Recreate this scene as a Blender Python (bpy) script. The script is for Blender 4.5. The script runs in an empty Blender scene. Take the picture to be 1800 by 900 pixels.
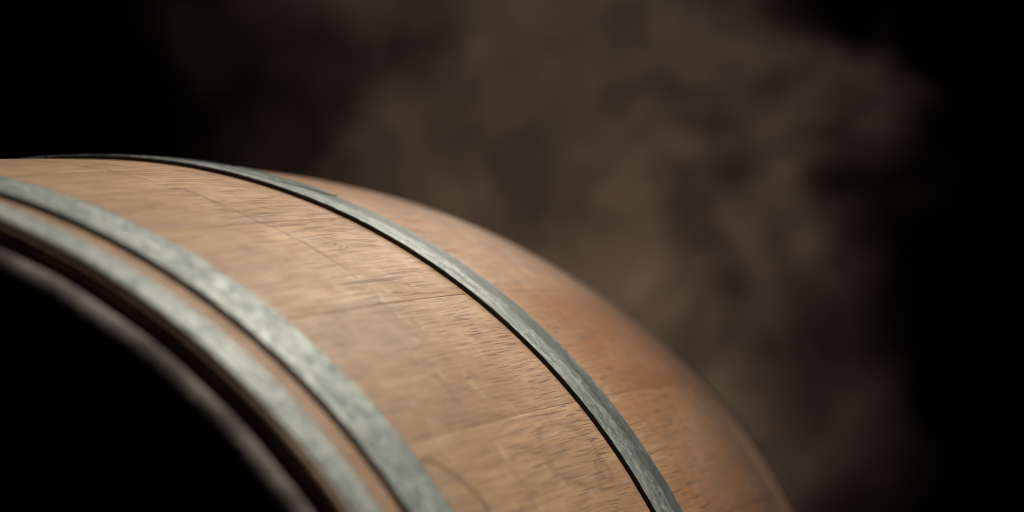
import bpy, bmesh, math, random
from mathutils import Vector, Matrix
R = math.radians
random.seed(7)
scene = bpy.context.scene
col = scene.collection

# ------------------------------------------------------------------ camera
FPX = 3706.26                      # focal length in pixels of the 1800 px wide frame
cam_data = bpy.data.cameras.new('camera')
cam = bpy.data.objects.new('camera', cam_data)
col.objects.link(cam)
cam.location = (-0.66903, -0.46527, 0.20941)
yaw, pitch = 0.242588, 0.073538
cam.rotation_euler = (math.pi / 2 + pitch, 0, yaw - math.pi / 2)
cam_data.sensor_width = 36
cam_data.lens = FPX / 1800 * 36
cam_data.clip_start = 0.02
cam_data.clip_end = 60
cam_data.dof.use_dof = True
cam_data.dof.focus_distance = 0.97
cam_data.dof.aperture_fstop = 4.5
scene.camera = cam

# ------------------------------------------------------------------ world, lamps, exposure
world = bpy.data.worlds.new('World')
scene.world = world
world.use_nodes = True
world.node_tree.nodes['Background'].inputs[0].default_value = (0.5, 0.55, 0.6, 1)
world.node_tree.nodes['Background'].inputs[1].default_value = 0.0004


def aim(o, target):
    d = Vector(target) - o.location
    o.rotation_euler = d.to_track_quat('-Z', 'Y').to_euler()


def area(name, loc, target, size, power, color):
    l = bpy.data.lights.new(name, 'AREA')
    l.shape = 'RECTANGLE'
    l.size, l.size_y = size
    l.energy = power
    l.color = color
    o = bpy.data.objects.new(name, l)
    col.objects.link(o)
    o.location = loc
    aim(o, target)
    return o


def spot(name, loc, target, angle, blend, power, color, radius=0.03):
    l = bpy.data.lights.new(name, 'SPOT')
    l.energy = power
    l.color = color
    l.spot_size = R(angle)
    l.spot_blend = blend
    l.shadow_soft_size = radius
    o = bpy.data.objects.new(name, l)
    col.objects.link(o)
    o.location = loc
    aim(o, target)
    return o


spot('key_lamp', (0.46, -0.56, 1.10), (0.23, -0.22, 0.28), 50, 1.0, 43, (1.0, 0.95, 0.83), 0.07)
spot('back_lamp', (1.62, -0.14, 1.02), (0.28, -0.16, 0.33), 50, 1.0, 10, (1.0, 0.96, 0.86), 0.15)
spot('smoke_fill_light', (1.80, -1.35, 0.95), (1.40, 0.08, 0.30), 71, 1.0, 112, (1.0, 0.80, 0.64), 0.08)  # unseen light added to brighten the smoke and the barrel's far flank

scene.view_settings.view_transform = 'Standard'
scene.view_settings.look = 'None'
scene.view_settings.gamma = 1
scene.view_settings.use_curve_mapping = False
scene.view_settings.exposure = 0.0
scene.cycles.use_denoising = True
scene.cycles.denoising_prefilter = 'ACCURATE'
scene.cycles.sample_clamp_direct = 6
scene.cycles.filter_width = 1.1
scene.cycles.volume_step_rate = 0.5
scene.cycles.volume_bounces = 1
scene.cycles.max_bounces = 6
scene.cycles.sample_clamp_indirect = 3


# ------------------------------------------------------------------ node helpers
class NT:
    def __init__(s, mat):
        mat.use_nodes = True
        s.t = mat.node_tree
        s.t.nodes.clear()

    def n(s, kind, **kw):
        nd = s.t.nodes.new(kind)
        for k, v in kw.items():
            setattr(nd, k, v)
        return nd

    def put(s, sock, v):
        if isinstance(v, bpy.types.NodeSocket):
            s.t.links.new(v, sock)
        elif v is not None:
            if isinstance(v, tuple) and len(v) == 3 and sock.type == 'RGBA':
                v = v + (1,)
            sock.default_value = v

    def m(s, op, a, b=None, c=None, clamp=False):
        nd = s.n('ShaderNodeMath', operation=op, use_clamp=clamp)
        for i, v in enumerate((a, b, c)):
            s.put(nd.inputs[i], v)
        return nd.outputs[0]

    def comb(s, x, y, z=0.0):
        nd = s.n('ShaderNodeCombineXYZ')
        for i, v in enumerate((x, y, z)):
            s.put(nd.inputs[i], v)
        return nd.outputs[0]

    def noise(s, vec, scale=1.0, detail=2.0, rough=0.5, dist=0.0):
        nd = s.n('ShaderNodeTexNoise', noise_dimensions='3D')
        s.put(nd.inputs['Vector'], vec)
        nd.inputs['Scale'].default_value = scale
        nd.inputs['Detail'].default_value = detail
        nd.inputs['Roughness'].default_value = rough
        nd.inputs['Distortion'].default_value = dist
        return nd.outputs['Fac']

    def ss(s, v, lo, hi, a=0.0, b=1.0):
        nd = s.n('ShaderNodeMapRange', interpolation_type='SMOOTHSTEP')
        s.put(nd.inputs['Value'], v)
        nd.inputs['From Min'].default_value = lo
        nd.inputs['From Max'].default_value = hi
        nd.inputs['To Min'].default_value = a
        nd.inputs['To Max'].default_value = b
        return nd.outputs[0]

    def mix(s, f, a, b, blend='MIX'):
        nd = s.n('ShaderNodeMix', data_type='RGBA', blend_type=blend)
        s.put(nd.inputs['Factor'], f)
        s.put(nd.inputs['A'] if False else nd.inputs[6], a)
        s.put(nd.inputs[7], b)
        return nd.outputs[2]

    def bump(s, h, strength, distance, normal=None):
        nd = s.n('ShaderNodeBump')
        nd.inputs['Strength'].default_value = strength
        nd.inputs['Distance'].default_value = distance
        s.put(nd.inputs['Height'], h)
        if normal:
            s.put(nd.inputs['Normal'], normal)
        return nd.outputs[0]


def uvw(N):
    uv = N.n('ShaderNodeUVMap', uv_map='UVMap')
    sp = N.n('ShaderNodeSeparateXYZ')
    N.t.links.new(uv.outputs[0], sp.inputs[0])
    return sp.outputs[0], sp.outputs[1]


def blobring(N, u, v, cu, cv, ru, rv, warp, width):
    """outline of a dried water stain: a wobbly closed line in the (length, girth) sheet of the barrel"""
    a = N.m('DIVIDE', N.m('SUBTRACT', u, cu), ru)
    b = N.m('DIVIDE', N.m('SUBTRACT', v, cv), rv)
    d = N.m('SQRT', N.m('ADD', N.m('MULTIPLY', a, a), N.m('MULTIPLY', b, b)))
    d = N.m('ADD', d, warp)
    line = N.ss(N.m('ABSOLUTE', N.m('SUBTRACT', d, 1.0)), 0.0, width, 1.0, 0.0)
    fill = N.ss(d, 0.8, 1.0, 1.0, 0.0)
    return line, fill


RB = 0.35


def mat_oak():
    mat = bpy.data.materials.new('oak_wood')
    N = NT(mat)
    u, v = uvw(N)
    rnd = N.n('ShaderNodeObjectInfo').outputs['Random']
    seed = N.m('MULTIPLY', rnd, 37.0)
    wav = N.noise(N.comb(N.m('MULTIPLY', u, 7.0), N.m('MULTIPLY', v, 25.0), seed), 1, 2)
    vw = N.m('ADD', v, N.m('MULTIPLY', N.m('SUBTRACT', wav, 0.5), 0.006))
    # broad tone
    big = N.noise(N.comb(N.m('MULTIPLY', u, 9.0), N.m('MULTIPLY', vw, 26.0), seed), 1, 4, 0.6)
    lane = N.noise(N.comb(N.m('MULTIPLY', u, 5.0), N.m('MULTIPLY', vw, 120.0), seed), 1, 3, 0.6)
    fine = N.noise(N.comb(N.m('MULTIPLY', u, 24.0), N.m('MULTIPLY', vw, 700.0), seed), 1, 3, 0.6)
    c = N.mix(N.ss(big, 0.3, 0.72), (0.42, 0.244, 0.140), (0.63, 0.412, 0.252))
    c = N.mix(N.ss(lane, 0.35, 0.7, 0.0, 0.45), c, (0.47, 0.275, 0.165))
    fib = N.noise(N.comb(N.m('MULTIPLY', u, 11.0), N.m('MULTIPLY', vw, 380.0), N.m('ADD', seed, 4.0)), 1, 4, 0.7)
    c = N.mix(N.ss(fine, 0.42, 0.64, 0.0, 0.72), c, (0.33, 0.19, 0.115))
    c = N.mix(N.ss(fib, 0.48, 0.66, 0.0, 0.4), c, (0.36, 0.205, 0.125))
    c = N.mix(N.ss(fib, 0.46, 0.32, 0.0, 0.22), c, (0.74, 0.53, 0.37))
    # stave to stave
    tone = N.n('ShaderNodeObjectInfo').outputs['Color']
    c = N.mix(1.0, c, tone, 'MULTIPLY')
    # wine-coloured staining of the bilge, uneven along each stave
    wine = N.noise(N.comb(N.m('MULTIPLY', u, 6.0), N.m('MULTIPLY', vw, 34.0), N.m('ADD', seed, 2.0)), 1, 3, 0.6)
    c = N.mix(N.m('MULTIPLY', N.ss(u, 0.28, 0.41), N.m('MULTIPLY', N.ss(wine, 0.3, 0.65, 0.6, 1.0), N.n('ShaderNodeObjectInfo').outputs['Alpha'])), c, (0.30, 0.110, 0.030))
    # mottled handling marks, across the grain too
    mot = N.noise(N.comb(N.m('MULTIPLY', u, 45.0), N.m('MULTIPLY', v, 60.0), 3.0), 1, 4, 0.65, 0.6)
    c = N.mix(N.ss(mot, 0.50, 0.70, 0.0, 0.26), c, (0.31, 0.185, 0.112))
    mot2 = N.noise(N.comb(N.m('MULTIPLY', u, 70.0), N.m('MULTIPLY', v, 38.0), 11.0), 1, 3, 0.6, 0.5)
    c = N.mix(N.ss(mot2, 0.55, 0.75, 0.0, 0.30), c, (0.70, 0.51, 0.36))
    # pores: short dark dashes along the grain
    p1 = N.noise(N.comb(N.m('MULTIPLY', u, 34.0), N.m('MULTIPLY', vw, 1050.0), seed), 1, 1.0, 0.4)
    region = N.noise(N.comb(N.m('MULTIPLY', u, 14.0), N.m('MULTIPLY', v, 55.0), N.m('ADD', seed, 5.0)), 1, 3, 0.6)
    near_bilge = N.ss(u, 0.10, 0.26, 0.55, 1.0)
    pmask = N.m('MULTIPLY', N.ss(region, 0.36, 0.54, 0.42, 1.0), near_bilge)
    pore = N.m('MULTIPLY', N.ss(p1, 0.59, 0.66), pmask)
    p2 = N.noise(N.comb(N.m('MULTIPLY', u, 22.0), N.m('MULTIPLY', vw, 640.0), N.m('ADD', seed, 9.0)), 1, 1.0, 0.5)
    pore2 = N.m('MULTIPLY', N.ss(p2, 0.67, 0.73), N.ss(region, 0.5, 0.6))
    pores = N.m('MAXIMUM', pore, N.m('MULTIPLY', pore2, 0.45))
    c = N.mix(N.m('MULTIPLY', pores, 0.72), c, (0.13, 0.068, 0.036))
    # ring mark left by a hoop driven over the bilge
    rw = N.noise(N.comb(N.m('MULTIPLY', v, 30.0), N.m('MULTIPLY', u, 9.0), 2.0), 1, 5, 0.72)
    rx = N.m('ADD', 0.196, N.m('MULTIPLY', N.m('SUBTRACT', rw, 0.5), 0.022))
    rx = N.m('SUBTRACT', rx, N.m('MULTIPLY', N.ss(v, 0.20, 0.29), 0.034))
    rd = N.m('ABSOLUTE', N.m('SUBTRACT', u, rx))
    rmask = N.m('MULTIPLY', N.ss(v, 0.19, 0.23, 1.0, 0.3), N.ss(N.noise(N.comb(N.m('MULTIPLY', v, 45.0), 0.0, 8.0), 1, 3, 0.7), 0.40, 0.50))
    ring = N.m('MULTIPLY', N.ss(rd, 0.0004, 0.0026, 1.0, 0.0), rmask)
    c = N.mix(N.m('MULTIPLY', ring, 0.62), c, (0.14, 0.078, 0.045))
    rd2 = N.m('ABSOLUTE', N.m('SUBTRACT', u, N.m('ADD', rx, 0.0042)))
    r2m = N.ss(N.noise(N.comb(N.m('MULTIPLY', v, 60.0), 0.0, 15.0), 1, 2), 0.52, 0.6)
    scuff = N.m('MULTIPLY', N.ss(rd2, 0.0006, 0.004, 1.0, 0.0), r2m)
    c = N.mix(N.m('MULTIPLY', scuff, 0.3), c, (0.66, 0.49, 0.35))
    # dried water stains
    warp = N.m('MULTIPLY', N.m('SUBTRACT', N.noise(N.comb(N.m('MULTIPLY', u, 30.0), N.m('MULTIPLY', v, 45.0), 6.0), 1, 3, 0.55), 0.5), 0.9)
    for cu, cv, ru, rv, wd, k, wk in ((0.085, 0.347, 0.031, 0.031, 0.10, 0.85, 0.40), (0.240, 0.334, 0.034, 0.018, 0.20, 0.36, 1.0),
                                      (0.266, 0.345, 0.008, 0.006, 0.55, 0.42, 1.0), (0.185, 0.335, 0.020, 0.012, 0.25, 0.18, 1.0),
                                      (0.15, 0.245, 0.045, 0.018, 0.08, 0.16, 1.0), (0.43, 0.36, 0.05, 0.03, 0.10, 0.22, 1.0)):
        line, fill = blobring(N, u, v, cu, cv, ru, rv, N.m('MULTIPLY', warp, wk), wd)
        c = N.mix(N.m('MULTIPLY', line, k), c, (0.17, 0.095, 0.055))
        c = N.mix(N.m('MULTIPLY', fill, 0.14), c, (0.36, 0.25, 0.17))
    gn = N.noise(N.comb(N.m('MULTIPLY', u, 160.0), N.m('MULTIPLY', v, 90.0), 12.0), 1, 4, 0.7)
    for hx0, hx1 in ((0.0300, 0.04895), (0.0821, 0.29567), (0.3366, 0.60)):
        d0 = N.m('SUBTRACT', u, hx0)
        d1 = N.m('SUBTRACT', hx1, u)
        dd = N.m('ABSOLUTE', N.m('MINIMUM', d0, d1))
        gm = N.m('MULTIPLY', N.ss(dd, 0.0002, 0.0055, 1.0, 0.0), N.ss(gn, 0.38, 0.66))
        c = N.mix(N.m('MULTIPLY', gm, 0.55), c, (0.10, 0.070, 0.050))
    for su, sv, sr in ((0.2262, 0.1815, 0.0010), (0.2290, 0.1835, 0.0008), (0.2245, 0.1850, 0.0007), (0.2330, 0.1850, 0.0008), (0.20, 0.0700, 0.0010),
                       (0.215, 0.098, 0.0007)):
        a_ = N.m('DIVIDE', N.m('SUBTRACT', u, su), 2.2)
        b_ = N.m('SUBTRACT', v, sv)
        d_ = N.m('SQRT', N.m('ADD', N.m('MULTIPLY', a_, a_), N.m('MULTIPLY', b_, b_)))
        c = N.mix(N.ss(d_, sr * 0.5, sr, 0.85, 0.0), c, (0.05, 0.028, 0.016))
    rough = N.ss(mot, 0.3, 0.7, 0.52, 0.66)
    h = N.m('ADD', N.m('MULTIPLY', fine, 0.35), N.m('MULTIPLY', pores, -1.0))
    nb = N.bump(h, 0.55, 0.00035)
    chat = N.noise(N.comb(N.m('MULTIPLY', u, 160.0), N.m('MULTIPLY', v, 22.0), 4.0), 1, 2)
    nb = N.bump(N.m('ADD', N.m('MULTIPLY', chat, 0.3), N.m('MULTIPLY', big, 1.5)), 0.35, 0.0009, nb)
    b = N.n('ShaderNodeBsdfPrincipled')
    N.put(b.inputs['Base Color'], c)
    N.put(b.inputs['Roughness'], rough)
    N.put(b.inputs['Normal'], nb)
    b.inputs['Specular IOR Level'].default_value = 0.5
    b.inputs['Sheen Weight'].default_value = 0.12
    b.inputs['Sheen Roughness'].default_value = 0.4
    o = N.n('ShaderNodeOutputMaterial')
    N.t.links.new(b.outputs[0], o.inputs[0])
    return mat


def mat_endgrain(name, ca, cb, rough=0.8):
    mat = bpy.data.materials.new(name)
    N = NT(mat)
    tc = N.n('ShaderNodeTexCoord').outputs['Object']
    a = N.noise(tc, 55, 4, 0.6)
    f = N.noise(tc, 420, 2, 0.6)
    c = N.mix(N.ss(a, 0.35, 0.68), ca, cb)
    c = N.mix(N.ss(f, 0.5, 0.7, 0, 0.5), c, tuple(k * 0.5 for k in ca))
    b = N.n('ShaderNodeBsdfPrincipled')
    N.put(b.inputs['Base Color'], c)
    b.inputs['Roughness'].default_value = rough
    b.inputs['Specular IOR Level'].default_value = 0.25
    N.put(b.inputs['Normal'], N.bump(N.m('ADD', a, f), 0.5, 0.0008))
    o = N.n('ShaderNodeOutputMaterial')
    N.t.links.new(b.outputs[0], o.inputs[0])
    return mat


def mat_zinc(name, kind):
    """hoop steel; kind 'mottled' = blotchy galvanised, 'streaked' = drawn along its length"""
    mat = bpy.data.materials.new(name)
    N = NT(mat)
    u, v = uvw(N)
    if kind == 'mottled':
        a = N.noise(N.comb(N.m('MULTIPLY', u, 150.0), N.m('MULTIPLY', v, 130.0), 1.0), 1, 5, 0.65, 1.0)
        f = N.noise(N.comb(N.m('MULTIPLY', u, 300.0), N.m('MULTIPLY', v, 260.0), 1.0), 1, 3, 0.6, 0.5)
        s_ = N.noise(N.comb(N.m('MULTIPLY', u, 240.0), N.m('MULTIPLY', v, 30.0), 3.0), 1, 3, 0.6)
        c = N.mix(N.ss(a, 0.36, 0.66), (0.20, 0.22, 0.22), (0.50, 0.53, 0.50))
        c = N.mix(N.ss(f, 0.46, 0.66, 0.0, 0.45), c, (0.19, 0.205, 0.205))
        c = N.mix(N.ss(s_, 0.58, 0.74, 0.0, 0.4), c, (0.60, 0.61, 0.57))
        rough = N.ss(a, 0.3, 0.7, 0.64, 0.50)
        wr = N.noise(N.comb(N.m('MULTIPLY', u, 60.0), N.m('MULTIPLY', v, 24.0), 7.0), 1, 4, 0.65, 0.8)
        c = N.mix(N.ss(wr, 0.52, 0.66, 0.0, 0.4), c, (0.17, 0.165, 0.15))
        c = N.mix(N.ss(wr, 0.46, 0.34, 0.0, 0.55), c, (0.66, 0.68, 0.63))
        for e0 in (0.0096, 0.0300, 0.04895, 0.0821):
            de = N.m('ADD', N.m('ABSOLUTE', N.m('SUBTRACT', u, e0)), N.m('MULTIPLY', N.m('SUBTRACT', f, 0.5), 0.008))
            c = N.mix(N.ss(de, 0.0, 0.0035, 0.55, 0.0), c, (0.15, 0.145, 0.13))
        h = N.m('ADD', a, N.m('MULTIPLY', f, 0.4))
        met = 0.32
    else:
        a = N.noise(N.comb(N.m('MULTIPLY', u, 170.0), N.m('MULTIPLY', v, 30.0), 1.0), 1, 6, 0.75, 0.6)
        f = N.noise(N.comb(N.m('MULTIPLY', u, 420.0), N.m('MULTIPLY', v, 110.0), 1.0), 1, 5, 0.75, 0.5)
        s_ = N.noise(N.comb(N.m('MULTIPLY', u, 380.0), N.m('MULTIPLY', v, 230.0), 3.0), 1, 5, 0.75)
        c = N.mix(N.ss(a, 0.38, 0.6), (0.15, 0.165, 0.158), (0.42, 0.445, 0.425))
        c = N.mix(N.ss(f, 0.46, 0.66, 0.0, 0.7), c, (0.13, 0.15, 0.14))
        c = N.mix(N.ss(s_, 0.52, 0.62, 0.0, 0.7), c, (0.62, 0.65, 0.62))
        pit = N.noise(N.comb(N.m('MULTIPLY', u, 420.0), N.m('MULTIPLY', v, 330.0), 9.0), 1, 4, 0.75)
        c = N.mix(N.ss(pit, 0.54, 0.64, 0.0, 0.7), c, (0.07, 0.08, 0.072))
        q = N.m('DIVIDE', N.m('SUBTRACT', u, 0.29567), 0.0409)
        edge = N.noise(N.comb(N.m('MULTIPLY', u, 120.0), N.m('MULTIPLY', v, 60.0), 5.0), 1, 4, 0.7)
        q2 = N.m('ADD', q, N.m('MULTIPLY', N.m('SUBTRACT', edge, 0.5), 0.7))
        lane = N.m('MULTIPLY', N.ss(q2, 0.42, 0.62), N.ss(q2, 1.15, 0.80, 0.35, 1.0))
        c = N.mix(N.m('MULTIPLY', lane, 0.75), c, (0.075, 0.085, 0.078))
        rough = N.ss(s_, 0.3, 0.7, 0.45, 0.65)
        h = N.m('ADD', N.m('MULTIPLY', a, 0.7), N.m('ADD', N.m('MULTIPLY', f, 0.4), N.m('MULTIPLY', s_, 0.5)))
        met = 0.4
    b = N.n('ShaderNodeBsdfPrincipled')
    N.put(b.inputs['Base Color'], c)
    N.put(b.inputs['Roughness'], rough)
    b.inputs['Metallic'].default_value = met
    N.put(b.inputs['Normal'], N.bump(h, 0.6, 0.0006))
    o = N.n('ShaderNodeOutputMaterial')
    N.t.links.new(b.outputs[0], o.inputs[0])
    return mat


def mat_plain(name, ca, cb, scale, rough=0.8, spec=0.3):
    mat = bpy.data.materials.new(name)
    N = NT(mat)
    tc = N.n('ShaderNodeTexCoord').outputs['Object']
    a = N.noise(tc, scale, 5, 0.6)
    b = N.n('ShaderNodeBsdfPrincipled')
    N.put(b.inputs['Base Color'], N.mix(N.ss(a, 0.3, 0.7), ca, cb))
    b.inputs['Roughness'].default_value = rough
    b.inputs['Specular IOR Level'].default_value = spec
    N.put(b.inputs['Normal'], N.bump(a, 0.4, 0.002))
    o = N.n('ShaderNodeOutputMaterial')
    N.t.links.new(b.outputs[0], o.inputs[0])
    return mat


OAK = mat_oak()
TIP = mat_endgrain('weathered_end_grain', (0.10, 0.085, 0.07), (0.33, 0.295, 0.26))
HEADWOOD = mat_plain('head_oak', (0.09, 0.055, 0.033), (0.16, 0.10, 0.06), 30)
ZINC = mat_zinc('galvanised_steel', 'mottled')
ZINC2 = mat_zinc('drawn_galvanised_steel', 'streaked')
EDGE = mat_plain('shaded_cut_edge', (0.030, 0.030, 0.026), (0.06, 0.06, 0.05), 260, 0.7)  # near-black steel: shade on the hoops' edge faces put into the colour
CONCRETE = mat_plain('dark_cellar_concrete', (0.035, 0.033, 0.03), (0.06, 0.056, 0.05), 6, 0.85)


# ------------------------------------------------------------------ geometry helpers
XM, RH, EX = 0.529212, 0.295142, 1.535436
LEN = 2 * XM


def prof(x):
    a = abs((x - XM) / XM)
    e = 0.07                       # rounds the crest of the bilge
    return RB - (RB - RH) * ((a * a + e * e) ** (EX / 2) - e ** EX) / ((1 + e * e) ** (EX / 2) - e ** EX)


def link(name, me, mat, parent=None):
    me.materials.append(mat)
    o = bpy.data.objects.new(name, me)
    col.objects.link(o)
    if parent:
        o.parent = parent
    return o


def sweep(name, ring, thetas, mat, parent=None, closed=False, roff=None, caps=True, smooth=True, x0=0.0):
    """sweep a closed (x, r) outline round the barrel's axis; theta 0 is up, positive towards the viewer's side.
    ring(theta index) may return a different outline of equal length for each theta"""
    me = bpy.data.meshes.new(name)
    bm = bmesh.new()
    uvl = bm.loops.layers.uv.new('UVMap')
    rows = []
    info = {}
    for i, th in enumerate(thetas):
        row = []
        for (x, r) in ring(i):
            vt = bm.verts.new((x, -r * math.sin(th), r * math.cos(th)))
            info[vt] = (x, th * RB, r)
            row.append(vt)
        rows.append(row)
    n = len(rows[0])
    T = len(rows)
    for i in range(T if closed else T - 1):
        a, b = rows[i], rows[(i + 1) % T]
        wrap = closed and i == T - 1
        for j in range(n):
            k = (j + 1) % n
            f = bm.faces.new((a[j], a[k], b[k], b[j]))
            f.smooth = smooth
            for lp in f.loops:
                x, w, r = info[lp.vert]
                if wrap and lp.vert in (b[j], b[k]):
                    w += 2 * math.pi * RB
                lp[uvl].uv = (x, w)
    if caps and not closed:
        for row, flip in ((rows[0], True), (rows[-1], False)):
            f = bm.faces.new(row if flip else row[::-1])
            for lp in f.loops:
                x, w, r = info[lp.vert]
                lp[uvl].uv = (x, w + (RB - r))
    bmesh.ops.recalc_face_normals(bm, faces=bm.faces)
    bm.to_mesh(me)
    bm.free()
    o = link(name, me, mat, parent)
    return o


def sharp(o, deg=30):
    me = o.data
    bm = bmesh.new()
    bm.from_mesh(me)
    lim = R(deg)
    for e in bm.edges:
        if len(e.link_faces) == 2 and e.calc_face_angle(0) > lim:
            e.smooth = False
    bm.to_mesh(me)
    bm.free()


# ------------------------------------------------------------------ setting
bm = bmesh.new()
g = 24
for i in range(g + 1):
    for j in range(g + 1):
        bm.verts.new((-3 + 7.5 * i / g, -3.5 + 7 * j / g, 0.0015 * math.sin(i * 2.1) * math.cos(j * 1.7)))
bm.verts.ensure_lookup_table()
for i in range(g):
    for j in range(g):
        a = i * (g + 1) + j
        bm.faces.new([bm.verts[k] for k in (a, a + g + 1, a + g + 2, a + 1)])
me = bpy.data.meshes.new('floor')
bm.to_mesh(me)
bm.free()
floor = link('floor', me, CONCRETE)
floor.location.z = -0.3565
floor['kind'] = 'structure'

# ------------------------------------------------------------------ barrel
barrel = bpy.data.objects.new('oak_barrel', None)
col.objects.link(barrel)
barrel.empty_display_size = 0.1
barrel.location = (0, 0, 0)
barrel['label'] = 'pale oak barrel lying on its side with grey galvanised hoops, smoke rising behind it'
barrel['category'] = 'barrel'

THK = 0.024
# stave joints: two seams are seen, at 37.7 and 50.3 degrees down from the top towards the camera
seams = [-0.5, 12.0, 25.4, 37.7, 50.3, 63.1, 74.6, 88.2, 101.0]
while seams[-1] < 346:
    seams.append(seams[-1] + random.uniform(9.5, 14.5))
seams.append(359.5)


def stave_outline(dr, zin, tipr):
    pts = []
    # outer face from near end to far end
    pts.append((0.0034, prof(0.0062) - 0.0034 + dr))
    pts.append((0.0086, prof(0.0088) + 0.0006 + dr))
    pts.append((0.0092, prof(0.0088) + 0.0014 + dr))
    n = 84
    pts.append((0.0094, prof(0.0094) + 0.0008 + dr))
    for k in range(n + 1):
        x = 0.0095 + (LEN - 0.019) * k / n
        r = prof(x)
        pts.append((x, r + dr))
    pts.append((LEN - 0.0035, prof(0.0035) - 0.0025 + dr))
    # far end face and inner face
    pts.append((LEN - 0.0045, prof(0) - 0.016))
    pts.append((LEN - 0.013, prof(0) - THK))
    for k in range(17):
        x = LEN - 0.02 - (LEN - 0.04) * k / 16
        pts.append((x, prof(x) - THK - 0.001))
    # near end: groove between the outer chamfer and the inner lip
    pts.append((0.013, prof(0) - THK))
    pts.append((0.0085, prof(0) - 0.0165))
    pts.append((0.0125, prof(0) - 0.0105))
    pts.append((0.0125, prof(0) - 0.0065))
    pts.append((0.0105, prof(0) - 0.0036))
    return pts


for k in range(len(seams) - 1):
    t0, t1 = R(seams[k]), R(seams[k + 1])
    gap = 0.00006 / RB
    e = 0.0005 / RB
    t0 += gap
    t1 -= gap
    nseg = 10
    th = [t0, t0 + e] + [t0 + e + (t1 - t0 - 2 * e) * j / nseg for j in range(1, nseg)] + [t1 - e, t1]
    proud = random.uniform(-0.00012, 0.00012)
    if k == 3:
        proud = 0.00004
    if k == 4:
        proud = 0.00010

    def ring(i, n=len(th), proud=proud):
        return stave_outline(proud - (0.00010 if i in (0, n - 1) else 0.0), 0, 0)
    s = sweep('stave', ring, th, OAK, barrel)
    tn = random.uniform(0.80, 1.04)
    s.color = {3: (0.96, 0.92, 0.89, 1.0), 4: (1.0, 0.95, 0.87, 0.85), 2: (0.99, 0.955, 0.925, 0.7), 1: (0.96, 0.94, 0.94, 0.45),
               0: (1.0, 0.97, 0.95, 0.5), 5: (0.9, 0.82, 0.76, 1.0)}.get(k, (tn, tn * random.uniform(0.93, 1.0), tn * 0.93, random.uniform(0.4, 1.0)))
    # weathered inner lip of the stave's end, uneven from stave to stave
    inr = prof(0) - THK + random.uniform(-0.0022, 0.0016)
    outw = random.uniform(-0.0005, 0.0005)
    ph = random.uniform(0, 6)

    def tip(i, inr=inr, outw=outw, ph=ph):
        w = 0.0002 * math.sin(i * 1.3 + ph)
        ro = prof(0) - 0.0048 + w
        x = -0.0085 + outw
        p = [(0.0128, ro - 0.0025), (0.004, ro - 0.0008)]
        for k in range(7):          # bull-nosed edge
            a = math.pi / 2 * k / 6
            p.append((x + 0.0080 - 0.0080 * math.sin(a), ro - 0.0120 + 0.0120 * math.cos(a)))
        return p + [(x + 0.0012, ro - 0.0135), (x + 0.006, inr + 0.0002), (0.0128, inr)]
    tp = sweep('stave_tip', tip, [t0 + (t1 - t0) * j / 8 for j in range(9)], TIP, s)
    sharp(tp, 50)

# heads: tongued boards set into both ends
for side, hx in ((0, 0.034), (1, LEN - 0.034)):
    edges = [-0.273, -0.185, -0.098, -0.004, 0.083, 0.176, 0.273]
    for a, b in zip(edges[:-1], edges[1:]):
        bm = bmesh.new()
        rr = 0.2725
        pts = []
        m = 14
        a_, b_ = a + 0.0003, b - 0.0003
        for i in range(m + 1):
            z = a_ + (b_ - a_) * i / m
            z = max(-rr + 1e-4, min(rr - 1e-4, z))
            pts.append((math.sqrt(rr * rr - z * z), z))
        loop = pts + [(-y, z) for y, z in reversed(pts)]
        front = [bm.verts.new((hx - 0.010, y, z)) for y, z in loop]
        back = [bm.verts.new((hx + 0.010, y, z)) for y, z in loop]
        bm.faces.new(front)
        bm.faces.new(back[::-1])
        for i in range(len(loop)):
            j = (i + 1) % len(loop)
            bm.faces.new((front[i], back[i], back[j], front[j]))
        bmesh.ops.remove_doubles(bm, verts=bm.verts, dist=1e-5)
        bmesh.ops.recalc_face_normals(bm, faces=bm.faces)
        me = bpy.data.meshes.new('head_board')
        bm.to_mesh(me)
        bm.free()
        hb = link('head_board', me, HEADWOOD, barrel)


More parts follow.
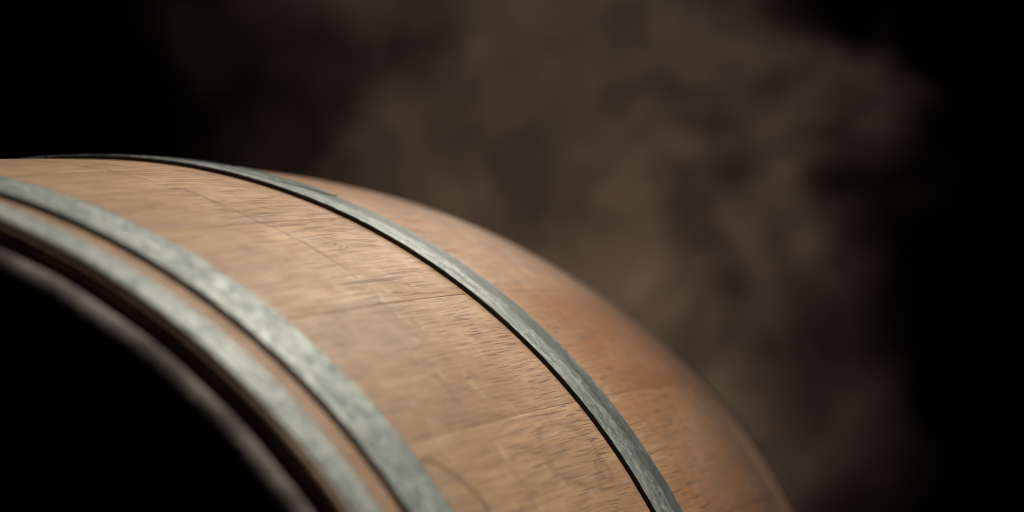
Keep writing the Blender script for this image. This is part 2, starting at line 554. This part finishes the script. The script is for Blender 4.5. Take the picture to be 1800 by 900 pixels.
def hoop(x0, x1, T, mat, lap_at, lap_len, wob=0.0, label=None, flip=False):
    """a flat strap bent to the barrel's cone, its ends lapped and riveted"""
    NT_ = 360
    ph = random.uniform(0, 6)
    lift = 0.0006

    def outline(off, xa, xb, t, w):
        p = []
        b = 0.00035
        ra, rb = prof(xa), prof(xb)
        sl = (rb - ra) / (xb - xa)
        mid = (xa + xb) / 2
        rm = prof(mid)
        xa += w
        xb += w * 0.6
        lo = lambda x: max(prof(x), 0) + off
        # underside (touches the wood), top slightly crowned
        p.append((xa, lo(xa) + lift))
        p.append((xa, lo(xa) + t - b))
        p.append((xa + b, lo(xa + b) + t))
        for q in (0.2, 0.35, 0.5, 0.65, 0.8):
            x = xa + (xb - xa) * q
            p.append((x, lo(x) + t + 0.00012 * math.sin(math.pi * q)))
        p.append((xb - b, lo(xb - b) + t))
        p.append((xb, lo(xb) + t - b))
        p.append((xb, lo(xb) - 0.00025))
        p.append((mid, lo(mid) - 0.00025))
        p.append((xa + 0.007, lo(xa + 0.007) - 0.0002))
        return p

    def w_at(th):
        return wob * (0.6 * math.sin(3 * th + ph) + 0.4 * math.sin(7 * th + ph * 2))
    ths = [2 * math.pi * i / NT_ for i in range(NT_)]
    h = sweep('hoop', lambda i: outline(0.0, x0, x1, T, w_at(ths[i])), ths, mat, barrel, closed=True)
    sharp(h, 40)
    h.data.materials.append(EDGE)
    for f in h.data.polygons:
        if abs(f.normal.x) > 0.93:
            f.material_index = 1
    # the lapped end of the strap lies on top and is riveted
    la, lb = R(lap_at), R(lap_at + lap_len)
    nl = 24
    lt = [la + (lb - la) * i / nl for i in range(nl + 1)]

    def lapo(i):
        f = i / nl
        w = x1 - x0
        cut = max(0.0, (f - 0.45) / 0.55)          # the end is cut slantwise
        xa = x0 + w * (0.30 + 0.50 * cut)
        return outline(T * 0.97, xa, x1 + 0.0006 + 0.0008 * f, T * 0.2, 0.0006 * math.sin(i * 2.2))
    lp = sweep('strap_end', lapo, lt, mat, h)
    sharp(lp, 40)
    for f in (0.08, 0.26) if lap_at > 60 else ():     # rivets of the lap by the top lie further back, out of sight
        th = la + (lb - la) * f
        xr = x0 + (x1 - x0) * 0.68
        rr = prof(xr) + T * 1.42
        bm = bmesh.new()
        R_ = 0.0052
        prev = None
        top = bm.verts.new((0, 0, 0.0019))
        rings = []
        for q in (0.3, 0.6, 0.85, 1.0, 1.0):
            z = 0.0019 * (1 - q ** 2.2) if len(rings) < 4 else -0.0012
            rings.append([bm.verts.new((R_ * q * math.cos(2 * math.pi * s_ / 18), R_ * q * math.sin(2 * math.pi * s_ / 18), z)) for s_ in range(18)])
        for s_ in range(18):
            bm.faces.new((top, rings[0][s_], rings[0][(s_ + 1) % 18])).smooth = True
            for a, b in zip(rings[:-1], rings[1:]):
                bm.faces.new((a[s_], b[s_], b[(s_ + 1) % 18], a[(s_ + 1) % 18])).smooth = True
        bmesh.ops.recalc_face_normals(bm, faces=bm.faces)
        bm.loops.layers.uv.new('UVMap')
        me = bpy.data.meshes.new('rivet')
        M = Matrix.Translation((xr, -rr * math.sin(th), rr * math.cos(th))) @ Matrix.Rotation(th, 4, 'X')
        bm.transform(M)
        bm.to_mesh(me)
        bm.free()
        link('rivet', me, mat, h)
    if label:
        h['label'] = label
    return h


LAP = 12.5
H = [(0.00957, 0.0300, 0.0024, ZINC, 250, 0.0005, 'blurred outermost galvanised hoop at the dark rim'),
     (0.04895, 0.0821, 0.0025, ZINC, 205, 0.0003, 'wide mottled galvanised hoop next to the rim'),
     (0.29567, 0.3366, 0.0026, ZINC2, LAP, 0.0002, 'sharp streaked galvanised hoop round the middle of the picture')]
for x0, x1, T, mt, lap, wob, lb in H:
    hoop(x0, x1, T, mt, lap, 9 if x0 > 0.2 else 8, wob, lb)
for x0, x1, T, mt, lap, wob, lb in H:
    if x0 > 0.2:
        x0, x1 = x0 - 0.115, x1 - 0.115
    hoop(LEN - x1, LEN - x0, T, mt, lap + 20, 9, wob)

# two oak chocks keep the barrel from rolling (below the frame)
for xx in (0.30, 0.76):
    for sgn, txt in ((-1, 'camera'), (1, 'far')):
        bm = bmesh.new()
        yo, yi = 0.235 * sgn, 0.085 * sgn
        cs = [(yo, -0.355), (yi, -0.355)]
        for q in range(7):
            y = yi + (yo * 0.9 - yi) * q / 6
            r = prof(xx) + 0.0008
            cs.append((y, -math.sqrt(r * r - y * y)))
        f0 = [bm.verts.new((xx - 0.03, y, z)) for y, z in cs]
        f1 = [bm.verts.new((xx + 0.03, y, z)) for y, z in cs]
        bm.faces.new(f0)
        bm.faces.new(f1[::-1])
        for i in range(len(cs)):
            j = (i + 1) % len(cs)
            bm.faces.new((f0[i], f1[i], f1[j], f0[j]))
        bmesh.ops.recalc_face_normals(bm, faces=bm.faces)
        me = bpy.data.meshes.new('wedge')
        bm.to_mesh(me)
        bm.free()
        w = link('wedge', me, HEADWOOD)
        w['label'] = 'dark wooden wedge on the %s side under the %s end of the barrel' % (txt, 'near' if xx < 0.5 else 'far')
        w['category'] = 'wedge'
        w['group'] = 'wedges holding the barrel'

# ------------------------------------------------------------------ smoke
def mat_smoke(center, rad):
    mat = bpy.data.materials.new('thin_smoke')
    N = NT(mat)
    geo = N.n('ShaderNodeNewGeometry').outputs['Position']
    sub = N.n('ShaderNodeVectorMath', operation='SUBTRACT')
    N.put(sub.inputs[0], geo)
    sub.inputs[1].default_value = center
    lean = N.n('ShaderNodeSeparateXYZ')
    N.put(lean.inputs[0], sub.outputs[0])
    leany = N.m('SUBTRACT', lean.outputs[1], N.m('MULTIPLY', lean.outputs[2], 0.08))
    div = N.n('ShaderNodeVectorMath', operation='DIVIDE')
    N.put(div.inputs[0], N.comb(lean.outputs[0], leany, lean.outputs[2]))
    div.inputs[1].default_value = rad
    ln = N.n('ShaderNodeVectorMath', operation='LENGTH')
    N.put(ln.inputs[0], div.outputs[0])
    big = N.noise(geo, 4.0, 3, 0.55, 0.6)
    env = N.ss(N.m('ADD', ln.outputs['Value'], N.m('MULTIPLY', N.m('SUBTRACT', big, 0.5), 1.4)), 0.0, 1.02, 1.0, 0.0)
    rise = N.n('ShaderNodeMapping')
    N.put(rise.inputs['Vector'], geo)
    rise.inputs['Scale'].default_value = (1.0, 0.9, 0.95)
    rise.inputs['Rotation'].default_value = (R(24), 0, 0)
    puff = N.noise(rise.outputs[0], 6.2, 6, 0.62, 1.2)
    wisp = N.noise(rise.outputs[0], 13.0, 7, 0.68, 1.8)
    d = N.m('MULTIPLY', N.ss(puff, 0.36, 0.68, 0.18, 1.9), N.ss(wisp, 0.36, 0.66, 0.45, 1.7))
    d = N.m('MULTIPLY', env, d)
    pv = N.n('ShaderNodeVolumePrincipled')
    pv.inputs['Color'].default_value = (0.80, 0.68, 0.58, 1)
    N.put(pv.inputs['Density'], N.m('MULTIPLY', d, 1.95))
    pv.inputs['Anisotropy'].default_value = 0.1
    o = N.n('ShaderNodeOutputMaterial')
    N.t.links.new(pv.outputs[0], o.inputs['Volume'])
    return mat


SC, SR = (1.36, 0.025, 0.35), (0.18, 0.38, 0.50)
bm = bmesh.new()
bmesh.ops.create_icosphere(bm, subdivisions=4, radius=1.0)
for v in bm.verts:
    v.co = Vector((v.co.x * SR[0] * 1.35, v.co.y * SR[1] * 1.35, v.co.z * SR[2] * 1.35))
me = bpy.data.meshes.new('smoke')
bm.to_mesh(me)
bm.free()
sm = link('smoke', me, mat_smoke(SC, SR))
sm.location = SC
sm['kind'] = 'stuff'
sm['label'] = 'thin warm grey smoke drifting in the dark behind the barrel'
sm['category'] = 'smoke'
